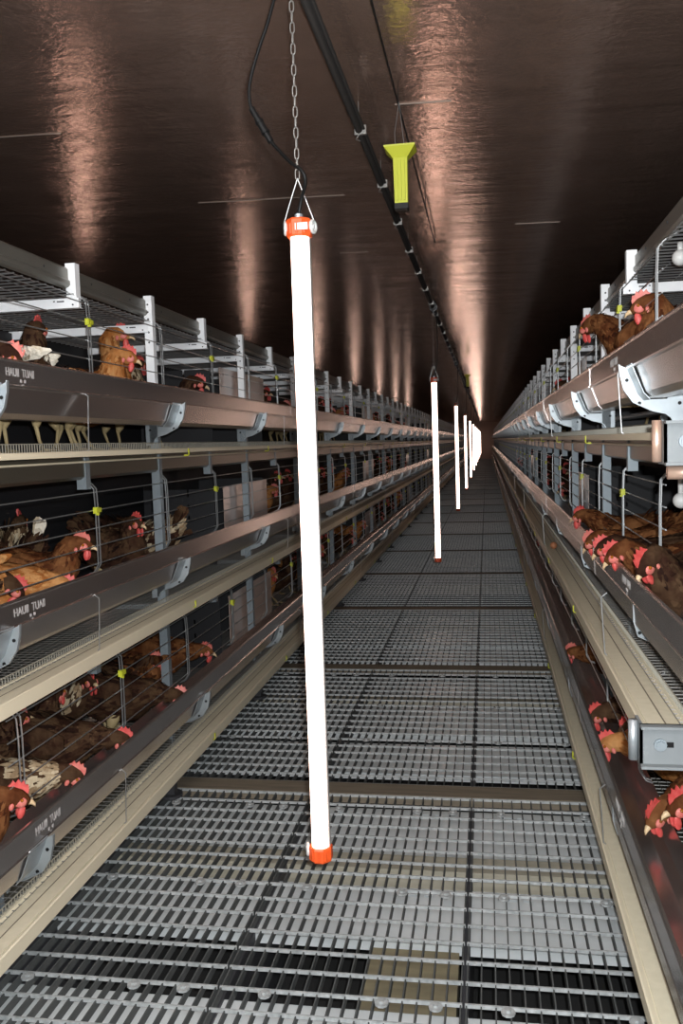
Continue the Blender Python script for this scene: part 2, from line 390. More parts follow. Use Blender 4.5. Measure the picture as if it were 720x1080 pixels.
m = MB(); m.tube([(-.275, Y0, ZCEIL - .05), (-.275, 2.2, ZCEIL - .052), (-.277, 5.2, ZCEIL - .05), (-.277, 5.3, ZCEIL - .004)], .0032, 6)
for y in (1.0, 3.06, 4.4): m.tube([(-.275, y, ZCEIL - .05), (-.275, y, ZCEIL)], .0018, 5)
tag(obj('ceiling_cord', m, M['pipe']), 'thin dark cord stretched under the ceiling right of the black pipe', 'cord')
def yellow_unit(x, y, lab):
    t = thing('hanging_dispenser', lab, 'dispenser', (x, y, CAMZ + .79), 'yellow dispensers hung from the ceiling')
    m = MB()
    def rect(hx, hy, z): return [(-hx,-hy,z),(hx,-hy,z),(hx,hy,z),(-hx,hy,z)]
    m.loft([rect(.022,.016,.02), rect(.024,.018,.17), rect(.024,.018,.178)])
    for i in (-.012, 0, .012): m.box(i - .0028, i + .0028, -.0225, -.017, .03, .165)
    obj('body', m, M['yellow'], t)
    m = MB(); m.loft([rect(.025,.019,.172), rect(.052,.042,.204), rect(.053,.043,.209), rect(.050,.040,.209)]); obj('flared_lid', m, M['yellow'], t)
    m = MB(); m.loft([rect(.020,.015,0), rect(.0235,.0175,.003), rect(.0235,.0175,.022)]); obj('bottom_cap', m, M['black'], t)
    m = MB(); top = ZCEIL - .05 - CAMZ - .79
    m.tube([(-.016,0,.208), (-.018,0,.26), (0,0,top)], .0013, 5); m.tube([(.014,0,.208), (0,0,top)], .0013, 5); obj('string', m, M['wire'], t)
    return t
yu = yellow_unit(-.272, 3.06, 'yellow flared plastic dispenser hanging under the ceiling between pipe and cord')
dup(yu, (-.272, 13.7, CAMZ + .79), 'tiny yellow dispenser hanging far down the aisle beside the pipe')

# ------------------------------------------------------------------ cage rows
# tiers: trough lip height, lip offset from the aisle centre, egg channel offsets (left, right), tier name
TIERS = [('top', 1.594, .793, (.785, .785)), ('middle', .968, .80, (.785, .735)), ('bottom', .410, .742, (.727, .727))]
WPOST = .91
SIDES = [(-1, 'left', 2.06), (1, 'right', 2.44)]          # y of the first full frame
def X(s, w): return XC + s * w
YS = {-1: Y0, 1: Y0}
def bracket_mesh(s, ti):
    # sheet bracket that cradles the trough and curls down to the post; origin at the trough lip
    out = [(-.024,-.058),(-.022,-.085),(-.012,-.125),(.012,-.160),(.06,-.184),(.095,-.193),(.108,-.203),(.116,-.224),(.150,-.227),(.150,-.10),(.131,-.10),(.118,-.130),(.10,-.153),(.046,-.153),(.032,-.139),(.012,-.085),(-.002,-.068)]
    if ti and s > 0: out = [(.002,-.078),(.003,-.125),(.014,-.165),(.06,-.188),(.095,-.196),(.108,-.205),(.116,-.224),(.150,-.227),(.150,-.10),(.131,-.10),(.120,-.130),(.10,-.150),(.030,-.147),(.012,-.130),(.008,-.078)]
    m = MB(); m.prism_y([(s * a, b) for a, b in out], -.0015, .0015)
    m2 = MB(); rim = [(.002,-.078),(.003,-.125),(.014,-.165),(.06,-.188),(.095,-.196),(.108,-.205),(.116,-.224)] if ti and s > 0 else [(-.024,-.058),(-.022,-.085),(-.012,-.125),(.012,-.160),(.06,-.184),(.095,-.193),(.108,-.203),(.116,-.224)]
    m2.sheet_y([(s * a, b) for a, b in rim], .003 * s, -.010, .0015)
    # gusset web filling the corner between trough and post
    m3 = MB(); m3.prism_y([(s * a, b) for a, b in [(.10,-.158),(.124,-.125),(.133,-.07),(.152,-.07),(.152,-.20),(.118,-.206),(.10,-.176)]], .0015, .004)
    m4 = MB(); m4.sheet_y([(s * a, b) for a, b in ([(.020,-.1465),(.05,-.1475),(.09,-.1475)] if ti and s > 0 else [(-.003,-.062),(.006,-.085),(.027,-.137),(.042,-.154)])], .002 * -s, -.09, 0)
    h = []
    for a, b in (((.020,-.157), (.062,-.172), (.132,-.165)) if ti and s > 0 else ((-.002,-.100), (.030,-.162), (.132,-.165))):
        q = MB(); q.cyl((s * a, -.003, b), (s * a, -.001, b), .005, 8); h.append(q.mesh('bolt_hole'))
    for q in (m2, m3, m4): m.add(q.v, q.f)
    return m.mesh('bracket'), h
BRK = {(s, ti): bracket_mesh(s, ti) for s in (-1, 1) for ti in range(3)}
def trough_profile(s, ti):
    if ti and s > 0: return [(s * a, b) for a, b in [(.008,-.004),(.006,.003),(0,.003),(-.003,-.002),(0,-.006),(0,-.066),(-.002,-.069),(-.001,-.073),(.003,-.076),(.006,-.128),(.022,-.143),(.095,-.145),(.118,-.12),(.128,-.055)]]
    return [(s * a, b) for a, b in [(.008,-.004),(.006,.003),(0,.003),(-.003,-.002),(0,-.006),(0,-.062),(-.004,-.066),(-.002,-.070),(.006,-.072),(.030,-.136),(.044,-.150),(.095,-.150),(.118,-.12),(.128,-.055)]]
def clip_mb():
    m = MB(); m.box(-.006, .008, -.018, .016, -.010, .010); m.box(-.010, -.006, -.012, .002, -.018, .004); m.box(-.006, .006, -.004, .016, -.020, -.008); return m
CLIP = {s: None for s in (-1, 1)}
for s in (-1, 1):
    c = MB(); c.box(-s*.008, s*.006, -.019, -.003, -.011, .010); c.box(-s*.008, s*.004, -.003, .016, -.008, .007); c.box(-s*.010, s*.003, -.012, -.004, -.017, -.010); CLIP[s] = c.mesh('clip')
hk = {}
for s in (-1, 1):
    c = MB(); c.tube([(s*.012,0,-.010), (-s*.006,0,-.010), (-s*.009,0,-.006), (-s*.009,0,.012)], .0024, 6); c.box(-s*.011, -s*.007, -.005, .005, .004, .017); c.box(s*.0, s*.010, -.004, .004, -.013, -.007); hk[s] = c.mesh('hook')

def stencil(parent, s, y0, y1, z, words_):
    # worn two-word stamp on the trough lip, read along the aisle
    cu = bpy.data.curves.new('stencil_mark', 'FONT'); cu.body = words_; cu.size = 1; cu.extrude = .002; cu.align_x = 'LEFT'
    o = bpy.data.objects.new('stencil_mark', cu); COL.objects.link(o); bpy.context.view_layer.update()
    me = bpy.data.meshes.new_from_object(o); bpy.data.objects.remove(o); bpy.data.curves.remove(cu)
    xs = [v.co.x for v in me.vertices]; ys = [v.co.y for v in me.vertices]; w = max(xs) - min(xs); h = max(ys) - min(ys); x0 = min(xs); yb = min(ys)
    for v in me.vertices:
        u = (v.co.x - x0) / w; q = (v.co.y - yb) / h; e = v.co.z
        yy = y0 + (y1 - y0) * u if s < 0 else y1 - (y1 - y0) * u
        v.co = Vector((-s * (.0006 + e * .2), yy, z + q * .022))
    me.materials.append(M['stencil'])
    o = bpy.data.objects.new('stencil_mark', me); COL.objects.link(o); o.parent = parent
    m = MB(); yc = (y0 + y1) / 2 + (.012 if s < 0 else -.012)
    for a, b in ((-.010, -.010), (.010, -.010), (0, -.022)): m.box(-s * .0012, 0, yc + a - .0035, yc + a + .0035, z + b - .004, z + b + .004)
    m.box(-s * .0012, 0, yc - .0015, yc + .0015, z - .030, z - .018)
    obj('stencil_arrow', m, M['stencil'], parent)

def wires_module(s, top, spacing, n):
    # origin: x at the wire plane, y at the module start, z at the trough lip
    m = MB()
    for k in range(n): m.tube([(0, -.01, top - k * spacing), (0, MOD - .01, top - k * spacing)], .0021, 5)
    return m.mesh('cross_wires')
def upright_mesh(s, top, hook_z, bottom):
    m = MB()
    for dy in (-.010, .010):
        m.tube([(s*.075, dy, hook_z + .035), (s*.06, dy, hook_z + .030), (s*.012, dy, hook_z + .004), (-s*.002, dy, hook_z - .012), (-s*.0045, dy, top - .06), (-s*.0045, dy, bottom + .02), (s*.012, dy, bottom - .006), (s*.03, dy, bottom - .012)], .0025, 6)
    return m.mesh('upright_wires')

PARTW = {}; FLOOR_TOP = 1.594 - .241
for s, side, yf in SIDES:
    inward = 'left' if s < 0 else 'right'
    # ---------------- top rail
    t = thing('top_rail', 'long steel top rail along the %s cage row' % side, 'rail', (X(s, WPOST + .01), 0, 1.89))
    m = MB(); m.sheet_y([(s*.035,.060),(s*.004,.060),(0,.055),(0,.022),(-s*.006,.016),(-s*.006,.006),(0,0),(s*.012,-.004)], .0025, Y0, YEND - 2)
    obj('rail_web', m, M['rail'], t)
    m = MB()
    for k in range(60):
        y = 1.9 + k * .33; m.cyl((-s*.0006, y, .036), (-s*.003, y, .036), .0045, 8)
    obj('bolt_row', m, M['dark'], t)
    # ---------------- troughs
    for ti, (tn, tz, wl, we) in enumerate(TIERS):
        t = thing('feed_trough', 'dark steel feed trough along the %s tier of the %s cage row' % (tn, side), 'feed trough', (X(s, wl), 0, tz), 'feed troughs along the cages')
        m = MB(); m.sheet_y(trough_profile(s, ti), .0022 * s, Y0, YEND - 2); obj('trough_channel', m, M['trough'], t)
        m = MB()                               # joint sleeves of the trough lengths
        for y in ((5.4, 8.0, 10.7, 13.4) if s < 0 else (3.3, 5.9, 8.6, 11.2, 13.8)):
            m.sheet_y([(s*a - s*.0015, b) for a, b in trough_profile(s, ti)[3:11]], .0015 * s, y, y + .006)
        obj('joint_sleeve', m, M['trough'], t)
        bm_, hm_ = BRK[s, ti]
        for k in range(NMOD):
            b = obj('bracket', bm_, M['galv'], t, (0, yf + k * MOD, 0))
            for q in hm_ if k < 5 else (): obj('bolt_hole', q, M['black'], b)
        if s < 0: z = -.042; yy = [(2.09, 2.23), (2.07, 2.23), (2.01, 2.14)][ti]
        else: z = -.042; yy = [(2.62, 2.76), (2.46, 2.60), (2.2, 2.34)][ti]
        stencil(t, s, yy[0], yy[1], z, 'HAUII  TUAII')
        # ---------------- egg channel under the trough
        ez = tz - .247; wo = we[0] if s < 0 else we[1]
        ys = Y0 if (s < 0 or ti == 2) else 1.86
        t = thing('egg_channel', 'cream plastic egg channel under the %s trough of the %s row' % (tn, side), 'egg channel', (X(s, wo), 0, ez), 'egg channels along the cages')
        wd = .105; ch = .012 if ti == 0 else .034
        m = MB(); m.prism_y([(s*a, b) for a, b in [(0,-ch),(0,.004),(.004,.006),(.012,.004),(.014,-.002),(wd-.012,-.002),(wd-.008,.004),(wd,.004),(wd,-.006),(.02,-.010),(.012,-ch)]], ys, YEND - 2)
        obj('channel', m, M['cream'], t)
        m = MB(); m.prism_y([(s*.018, -.002), (s*(wd-.016), -.002), (s*(wd-.016), .0005), (s*.018, .0005)], ys, YEND - 2); obj('belt', m, M['belt'], t)
        m = MB(); m.box(s*.055, s*.058, ys, YEND - 2, .0005, .0012); obj('belt_seam', m, M['timber'], t)
        cmb = MB(); y = 2.2 if (ti == 0 and s < 0) else ys; zc = .030 if ti == 0 else .022
        while y < 13:
            cmb.box(s*(wd-.001), s*(wd+.001), y, y + .0024, 0, zc); y += .0145
        for q in (0, zc): cmb.tube([(s*wd, 2.2 if (ti == 0 and s < 0) else ys, q), (s*wd, YEND - 2, q)], .0018, 5)
        obj('guard_comb', cmb, M['combwire'], t)
        y = 3.41 if s < 0 else 3.3
        for k in range(12): obj('hook', hk[s], M['yellow'], t, (0, y + k * MOD, -.014))
        hw = MB(); hw.tube([(s*.012, 2.53, .247 - .062), (-s*.004, 2.53, .247 - .075), (s*.006, 2.535, .01), (s*.012, 2.535, .004)], .0021, 6)
        for k in range(0, 10): obj('hanger_wire', hw if k == 0 and False else PARTW.setdefault(('hw', s), hw.mesh('hanger_wire')), M['wire'], t, (0, k * 2 * MOD, 0))
        if s > 0 and ti < 2:
            e = MB(); e.box(-.012, .10, ys - .012, ys - .006, -.062, .028); e.box(-.012, -.006, ys - .012, ys + .05, -.06, .028); e.box(-.012, .10, ys - .03, ys - .006, .022, .028); e.box(-.012, .10, ys - .03, ys - .006, -.062, -.056)
            ep = obj('end_plate', e, M['endplate'], t)
            e = MB(); e.box(.02, .055, ys - .0135, ys - .0115, -.020, -.009); obj('slot', e, M['black'], ep)
            e = MB(); e.cyl((.028, ys - .022, -.014), (.028, ys - .010, -.014), .010, 6); e.cyl((.028, ys - .018, -.014), (.028, ys - .012, -.014), .013, 12); obj('bolt', e, M['post'], ep)
            e = MB(); e.cyl((-.022, ys + .012, -.055), (-.022, ys + .012, .030), .010, 14); e.cyl((.0, ys + .02, -.078), (.10, ys + .02, -.078), .014, 14) if ti == 0 else None
            obj('roller', e.mesh('roller', True), M['copper'] if ti == 0 else M['galv'], t)
        # ---------------- manure belt tray behind/below the egg channel
        t = thing('manure_belt_tray', 'long sheet metal tray below the %s tier floor of the %s row' % (tn, side), 'tray', (X(s, .90), 0, ez), 'manure belt trays under the cage floors')
        m = MB(); m.sheet_y([(s*.03,-.014),(0,-.018),(0,-.078),(s*.012,-.086),(s*.60,-.086)], .003, Y0, YEND - 2); obj('fascia', m, M['tray'], t)
        m = MB(); m.tube([(-s*.028, ys, -.030), (-s*.028, YEND - 2, -.030)], .0035, 6); obj('draw_rod', m, M['cream'], t)
        # ---------------- wire cage floor
        t = thing('wire_floor_mesh', 'wire mesh floor of the %s tier of the %s row' % (tn, side), 'cage floor', (X(s, .80), 0, ez), 'wire cage floors')
        m = MB(); w0, w1 = wd - .02 + wo - .80, .74
        k = 0; w = w0
        while w < w1:
            m.tube([(s*w, Y0 if s < 0 else 1.0, .004), (s*w, YEND - 2, .004)], .0013, 3, caps=False); w += .027 if w < .25 else .05
        y = 1.2
        while y < 16:
            m.tube([(s*w0, y, .001), (s*w1, y, .001)], .0015, 3, caps=False); y += .03 if y < 6 else .06
        obj('mesh_wires', m, M['darkwire'], t)
    # ---------------- wire roof of the top tier
    t = thing('wire_roof_mesh', 'wire mesh roof over the top tier of the %s row' % side, 'cage roof', (X(s, .90), 0, 1.862))
    m = MB(); w = 0
    while w < .66:
        m.tube([(s*w, 1.0, 0), (s*w, YEND - 2, 0)], .0016, 3, caps=False); w += .075
    y = 1.2
    while y < 30:
        m.tube([(0, y, .003), (s*.66, y, .003)], .0026, 4, caps=False); y += .046 if y < 10 else (.07 if y < 16 else .12)
    obj('mesh_wires', m, M['wire'], t)
    # ---------------- divider sheet in the middle of the row
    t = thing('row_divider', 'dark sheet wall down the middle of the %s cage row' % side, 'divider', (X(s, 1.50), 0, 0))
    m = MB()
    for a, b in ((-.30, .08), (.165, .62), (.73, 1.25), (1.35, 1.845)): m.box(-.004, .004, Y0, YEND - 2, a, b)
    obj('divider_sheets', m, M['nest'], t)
    # ---------------- frames
    pm = MB(); pm.sheet_y
    def channel_post(z0, z1, w=.034, d=.030):
        m = MB()
        m.box(-w/2, w/2, -.0015, .0015, z0, z1); m.box(-w/2, -w/2 + .0025, 0, d, z0, z1); m.box(w/2 - .0025, w/2, 0, d, z0, z1); return m
    post_me = channel_post(-.30, 1.50).mesh('post'); ext_me = channel_post(1.50, 1.965).mesh('lit_post_top')
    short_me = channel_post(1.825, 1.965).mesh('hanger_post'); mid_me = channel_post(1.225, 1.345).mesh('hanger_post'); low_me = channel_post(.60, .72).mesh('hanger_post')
    holes = MB()
    for z in (1.93, 1.90, 1.872, 1.82, 1.78): holes.cyl((0, -.003, z), (0, -.0012, z), .004, 6)
    holes_me = holes.mesh('bolt_holes')
    bar = MB(); bar.box(0, s*.60, -.002, 0, -.032, 0); bar.box(0, s*.60, -.002, .025, -.002, 0); bar.box(0, s*.60, -.002, .025, -.032, -.030); bar_me = bar.mesh('cross_bar')
    bh = MB(); bh.cyl((s*.02,-.004,-.022), (s*.02,-.0015,-.022), .003, 6); bh.box(s*.05, s*.075, -.0032, -.0015, -.012, -.008); bh.box(s*.082, s*.088, -.0032, -.0015, -.011, -.007); bh_me = bh.mesh('slot')
    ft = MB(); ft.cyl((0,0,.0), (0,0,.012), .045, 14); ft.box(-.02, .02, -.018, .018, .01, .16); ft_me = ft.mesh('foot')
    shelf = MB(); shelf.box(0, s*.60, -.02, .02, 0, .018); shelf_me = shelf.mesh('floor_bearer')
    for k in range(NMOD - 1):
        y = yf + k * MOD; full = not (s > 0 and k == 0)
        if k < 16: lab = 'galvanised upright cage frame, %s from the camera in the %s row' % (ORD[k], side)
        else: lab = 'galvanised cage frame merging into the far end of the %s row' % side
        t = thing('cage_rack', lab, 'cage frame', (X(s, WPOST), y, 0), 'upright frames of the %s row' % side)
        if full: obj('post', post_me, M['post'], t); obj('lit_post_top', ext_me, M['zinc'], t)  # post split at the top tier: its brighter light is put into the colour
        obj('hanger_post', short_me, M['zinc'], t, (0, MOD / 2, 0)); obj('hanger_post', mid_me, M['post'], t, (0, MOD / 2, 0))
        if k < 14: obj('hanger_post', low_me, M['post'], t, (0, MOD / 2, 0))
        if k < 14 and full: obj('bolt_holes', holes_me, M['dark'], t)
        for dy in (-.012, MOD / 2 - .012)[0 if full else 1:]:
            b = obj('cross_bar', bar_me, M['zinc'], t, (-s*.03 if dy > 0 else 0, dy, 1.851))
            if k < 8: obj('slot', bh_me, M['dark'], b)
        for ti, (tn, tz, wl, we) in enumerate(TIERS): obj('floor_bearer', shelf_me, M['galv'], t, (0, 0, tz - .268))
        
        if full and k > 0: obj('foot', ft_me, M['dark'], t, (-s*.09, -.23, 0))
    # ---------------- wire fronts
    for ti, (tn, tz, wl, we) in enumerate(TIERS):
        wp = wl + .088
        top = [.245, .245, .245][ti]
        wm = wires_module(s, top, .0605, 5); um = upright_mesh(s, top, [.262, .268, .25][ti], -.02)
        for k in range(NMOD - 1):
            y = yf + k * MOD
            if k < 12: lab = 'wire cage front, %s from the camera in the %s tier of the %s row' % (ORD[k], tn, side)
            else: lab = 'wire cage front far down the %s tier of the %s row' % (tn, side)
            t = thing('cage_grille', lab, 'cage front', (X(s, wp), y, tz), 'wire fronts of the %s row' % side)
            obj('cross_wires', wm, M['wire'], t)
            if k < 24:
                obj('upright_wires', um, M['wire'], t, (0, .045, 0)); obj('upright_wires', um, M['wire'], t, (0, .045 + MOD / 2, 0))
                obj('clip', CLIP[s], M['yellow'], t, (-s*.006, .045 + MOD / 2, .185))
    if s > 0:
        m = MB(); m.cyl((0, 1.9, 0), (0, 4.7, 0), .012, 10)
        for y in (2.0, 3.3, 4.6): m.box(-.01, .01, y - .01, y + .01, -.08, 0)
        tag(obj('perch', m.mesh('perch'), M['galv'], None, (X(s, WPOST + .14), 0, FLOOR_TOP + .075)), 'low steel perch behind the top right trough under the stretching hen', 'perch')
    # ---------------- nest boxes with vinyl curtains
    y0 = 4.42 if s < 0 else 4.80
    for ti, (tn, tz, wl, we) in enumerate(TIERS):
        for q in range(4):
            y = y0 + q * 4 * MOD; L = .91
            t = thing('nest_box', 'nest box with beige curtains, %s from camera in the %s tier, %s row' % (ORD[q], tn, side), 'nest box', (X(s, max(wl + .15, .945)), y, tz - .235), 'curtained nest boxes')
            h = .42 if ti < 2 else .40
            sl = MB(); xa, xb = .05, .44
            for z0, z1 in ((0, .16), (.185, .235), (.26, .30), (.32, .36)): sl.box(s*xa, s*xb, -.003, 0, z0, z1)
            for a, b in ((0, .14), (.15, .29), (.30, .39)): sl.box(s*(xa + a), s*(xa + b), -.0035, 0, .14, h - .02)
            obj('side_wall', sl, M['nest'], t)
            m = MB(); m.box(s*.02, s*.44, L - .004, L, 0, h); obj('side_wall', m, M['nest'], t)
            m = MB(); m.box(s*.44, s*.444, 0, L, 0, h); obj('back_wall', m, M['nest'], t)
            for a, b in ((0, L/2 - .008), (L/2 + .008, L)):
                m = MB(); zt = h - .012
                m.box(0, s*.0025, a, b, .125, zt); m.box(-s*.001, s*.004, a, b, zt - .012, zt)
                obj('curtain', m, M['curtain'], t)

# white drinker cup seen at the right edge
for (x, y, z, lab) in ((.525, 2.525, CAMZ + .472, 'round white plastic cap under the wire roof at the right edge'), (.525, 2.52, CAMZ - .186, 'small white drinker cup in the middle right cage at the photo edge')):
    m = MB(); m.ball((0,0,0), (.022,.022,.022), 14, 9); m.cyl((0,0,.015), (0,0,.04 if z > 1.5 else .09), .008, 10)
    tag(obj('drinker_cup', m.mesh('drinker_cup', True), M['white'], None, (x, y, z)), lab, 'drinker', 'white drinkers')

# ------------------------------------------------------------------ hens
def hen_meshes(xh, zh, pitch=0.0, tail=.35, seed=0, fluff=1.0):
    """continuous body from tail to face; head centre at (xh, zh) above the cage floor; returns meshes by part"""
    rnd = random.Random(seed)
    H = Vector((xh, 0, zh)); dirh = Vector((math.cos(pitch), 0, math.sin(pitch)))
    low = max(0, .27 - zh)
    base = [(Vector((-.175,0,.255 + tail*.06)), .020, .022), (Vector((-.145,0,.245 + tail*.03)), .045, .045), (Vector((-.10,0,.225)), .068, .072), (Vector((-.04,0,.205)), .083, .090),
            (Vector((.025,0,.20)), .086, .094), (Vector((.08,0,.205 - low*.15)), .074, .082)]
    N0 = Vector((.125, 0, .225 - low*.2)); back = H - dirh * .035
    span = (back - N0).length
    c1 = N0 + Vector((.5, 0, .55 if zh > .27 else .05)).normalized() * span * .4; c2 = back - dirh * span * .25 - Vector((0,0,.02))
    neck = []
    for i in range(6):
        u = i / 5; p = N0*(1-u)**3 + c1*3*u*(1-u)**2 + c2*3*u*u*(1-u) + back*u**3
        r = .058*(1-u)**1.2 + .0285*(1-(1-u)**1.2); neck.append((p, r, r*1.12))
    head = [(H - dirh*.012 + Vector((0,0,.003)), .0265, .029), (H + dirh*.010, .0235, .026), (H + dirh*.026 - Vector((0,0,.003)), .016, .018), (H + dirh*.036 - Vector((0,0,.006)), .009, .010)]
    sp = base + neck + head
    # resample
    nu = 18; rings = []; frames = []
    for i, (p, ry, rz) in enumerate(sp):
        a = sp[max(i-1,0)][0]; b = sp[min(i+1,len(sp)-1)][0]; t = (b - a).normalized(); up = Vector((-t.z, 0, t.x))
        if up.z < 0 and t.x > 0: up = -up
        frames.append((p, t, up, ry, rz)); ring = []
        for k in range(nu):
            an = 2*PI*k/nu; c, q = math.cos(an), math.sin(an)
            jit = 1 + (rnd.uniform(-.05,.05) * fluff if i < len(base) + 5 else 0)
            ring.append(p + Vector((0,1,0)) * (ry*c*jit) + up * (rz*q*jit*(1.08 if q < 0 and i in (3,4,5) else 1)))
        rings.append(ring)
    body = MB(); body.loft(rings)
    out = {}; me = body.mesh('body', True); out['body'] = me
    # loose overlapping feathers
    fe = MB()
    def feather(p, t, nrm, L, W, lift):
        side = nrm.cross(t).normalized(); d = (t + nrm * lift).normalized()
        a, b, c = p, p + d*L*.5 + nrm*.002, p + d*L - nrm*.002
        fe.add([a - side*W*.35, a + side*W*.35, b + side*W*.5, b - side*W*.5, c + side*W*.12, c - side*W*.12], [(0,1,2,3),(3,2,4,5)])
    nf = int(420 * fluff)
    for _ in range(nf):
        i = rnd.randint(0, len(base) + 4); p, t, up, ry, rz = frames[i]; p2, t2, up2, ry2, rz2 = frames[i+1]; u = rnd.random()
        pp = p.lerp(p2, u); y_, z_ = ry + (ry2-ry)*u, rz + (rz2-rz)*u
        an = rnd.uniform(-.9, PI + .9); nrm = (Vector((0,1,0))*math.cos(an) + up*math.sin(an)).normalized()
        pos = pp + Vector((0,1,0))*y_*math.cos(an)*1.0 + up*z_*math.sin(an)*1.0
        small = i > len(base); feather(pos, -t, nrm, rnd.uniform(.022,.034) if small else rnd.uniform(.034,.058), .010 if small else .019, rnd.uniform(.12,.55))
    out['plumage'] = fe.mesh('plumage')
    out['wings'] = []
    for sd in (-1, 1):
        w = MB(); rr = []
        for j in range(9):
            u = j/8; x = .075 - .235*u; hgt = .055*math.sin(PI*min(1,(u*.85+.12)))+.006; zc = .222 + .02*u + tail*.02*u
            yb = sd*(.080*math.cos((x-.02)*5.2)+.006)
            rr.append([Vector((x, yb + sd*.010*math.cos(a)*(1.3-u), zc + hgt*math.sin(a))) for a in [2*PI*k/10 for k in range(10)]])
        w.loft(rr)
        for j in range(7):
            u = .45 + .08*j; x = .075 - .235*u; yb = sd*(.080*math.cos((x-.02)*5.2)+.017)
            w.add([(x, yb, .20+.004*j), (x+.004, yb, .225+.004*j), (x-.075, yb - sd*.012, .236+.006*j), (x-.085, yb - sd*.012, .222+.005*j)], [(0,1,2,3)])
        out['wings'].append(w.mesh('wing', True))
    tl = MB(); b0 = Vector((-.165,0,.262 + tail*.05))
    for j in range(9):
        a = (j-4)/4; el = .35 + tail*1.1 + rnd.uniform(-.1,.1)
        d = Vector((-math.cos(el), a*.45, math.sin(el))).normalized(); L = rnd.uniform(.085,.125); sdv = Vector((d.z*.2, 1, .5*a)).cross(d).normalized().lerp(Vector((0,1,0)), .35).normalized()
        pts = [(0,.006),(.4,.013),(.8,.014),(1,.004)]
        v = []
        for u, hw in pts:
            p = b0 + d*L*u + Vector((0,0,-.02*u*u)); v += [p - sdv*hw, p + sdv*hw, p + d.cross(sdv)*.0018]
        f = []
        for q in range(3):
            o = q*3; f += [(o,o+3,o+5,o+2),(o+2,o+5,o+4,o+1),(o+1,o+4,o+3,o)]
        f += [(0,2,1),(9,10,11)]
        tl.add(v, f)
    out['tail'] = tl.mesh('tail')
    # head details in a head frame
    up = Vector((-dirh.z, 0, dirh.x)); Yv = Vector((0,1,0))
    def hp(x, y, z): return H + dirh*x + Yv*y + up*z
    prof = [(-.024,.020),(-.026,.033),(-.020,.040),(-.017,.051),(-.008,.043),(-.003,.056),(.006,.045),(.012,.053),(.018,.040),(.025,.042),(.030,.026),(.030,.012),(.012,.020),(-.012,.022)]
    flop = rnd.uniform(-.35,.35); cb = MB(); n = len(prof); v = []
    for sy in (-1, 1):
        for x, z in prof: v.append(hp(x, sy*.0026 + flop*max(0, z-.03), .020 + (z-.020)*.86))
    f = [tuple(range(n)), tuple(range(2*n-1, n-1, -1))] + [(i, (i+1)%n, n+(i+1)%n, n+i) for i in range(n)]
    cb.add(v, f); out['comb'] = cb.mesh('comb')
    out['wattles'] = []
    for sd in (-1, 1):
        wt = MB(); c = hp(.022, sd*.009, -.032); r = []
        for j in range(7):
            a = -PI/2 + PI*(j+.5)/7
            r.append([c + dirh*(.011*math.cos(a)*math.cos(b)) + Yv*(.0045*math.cos(a)*math.sin(b)) + up*(.019*math.sin(a)) for b in [2*PI*k/8 for k in range(8)]])
        wt.loft(r); out['wattles'].append(wt.mesh('wattle', True))
    out['face'] = []; out['lobe'] = []
    for sd in (-1, 1):
        fc = MB(); c = hp(.012, sd*.0185, -.004); r = []
        for j in range(7):
            a = -PI/2 + PI*(j+.5)/7
            r.append([c + dirh*(.017*math.cos(a)*math.cos(b)) + Yv*(.0060*math.cos(a)*math.sin(b)) + up*(.014*math.sin(a)) for b in [2*PI*k/10 for k in range(10)]])
        fc.loft(r); out['face'].append(fc.mesh('face', True)); fc = MB()
        c = hp(-.010, sd*.024, -.016); r = []
        for j in range(5):
            a = -PI/2 + PI*(j+.5)/5
            r.append([c + dirh*(.007*math.cos(a)*math.cos(b)) + Yv*(.004*math.cos(a)*math.sin(b)) + up*(.010*math.sin(a)) for b in [2*PI*k/8 for k in range(8)]])
        fc.loft(r); out['lobe'].append(fc.mesh('ear_lobe', True))
    out['eyes'] = []
    for sd in (-1, 1):
        ey = MB(); ey.ball(hp(.013, sd*.0235, .003), .0048, 8, 6); out['eyes'].append(ey.mesh('eye', True))
    bk = MB(); bk.tube([hp(.030,0,-.006), hp(.044,0,-.006), hp(.053,0,-.011), hp(.058,0,-.018)], [.0095,.0075,.0045,.001], 8); out['beak'] = bk.mesh('beak', True)
    lg = []
    for sd in (-1, 1):
        l = MB(); st = rnd.uniform(-.03,.03)
        l.tube([(.0,sd*.05,.15), (-.012,sd*.052,.105), (-.022,sd*.052,.082)], [.034,.020,.010], 8)
        l.tube([(-.024,sd*.052,.088), (-.010+st*.3,sd*.052,.04), (.0+st,sd*.052,.007)], [.0075,.006,.0065], 7)
        for a in (-.5, 0, .5): l.tube([(st,sd*.052,.007), (st+.022*math.cos(a),sd*.052+.022*math.sin(a),.007), (st+.045*math.cos(a),sd*.052+.045*math.sin(a),.0035)], [.005,.0045,.0018], 6)
        l.tube([(st,sd*.052,.006), (st-.022,sd*.052,.003)], [.0045,.0016], 6)
        lg.append(l.mesh('leg', True))
    out['legs'] = lg
    return out
def hen_object(ms, loc, yaw, label, var, pale_tail=False, pink=False, tan=False, detail=True, group='hens in the cages'):
    t = thing('hen', label, 'hen', loc, group, yaw); bm = HM[var]
    b = obj('body', ms['body'], bm, t)
    obj('plumage', ms['plumage'], M['tan'] if tan else bm, t)
    
    for q in ms['wings']: obj('wing', q, bm, t)
    obj('tail', ms['tail'], M['pale'] if pale_tail else bm, t)
    obj('comb', ms['comb'], M['combpink'] if pink else M['comb'], t); 
    for q in ms['wattles']: obj('wattle', q, M['comb'], t)
    
    for q, e, l in zip(ms['face'], ms['eyes'], ms['lobe']):
        f = obj('face', q, M['combpink'], t); obj('eye', e, M['eye'], f); obj('ear_lobe', l, M['combpink'], f)
    obj('beak', ms['beak'], M['beak'], t)
    for l in ms['legs']: obj('leg', l, M['leg'], t)
    return t
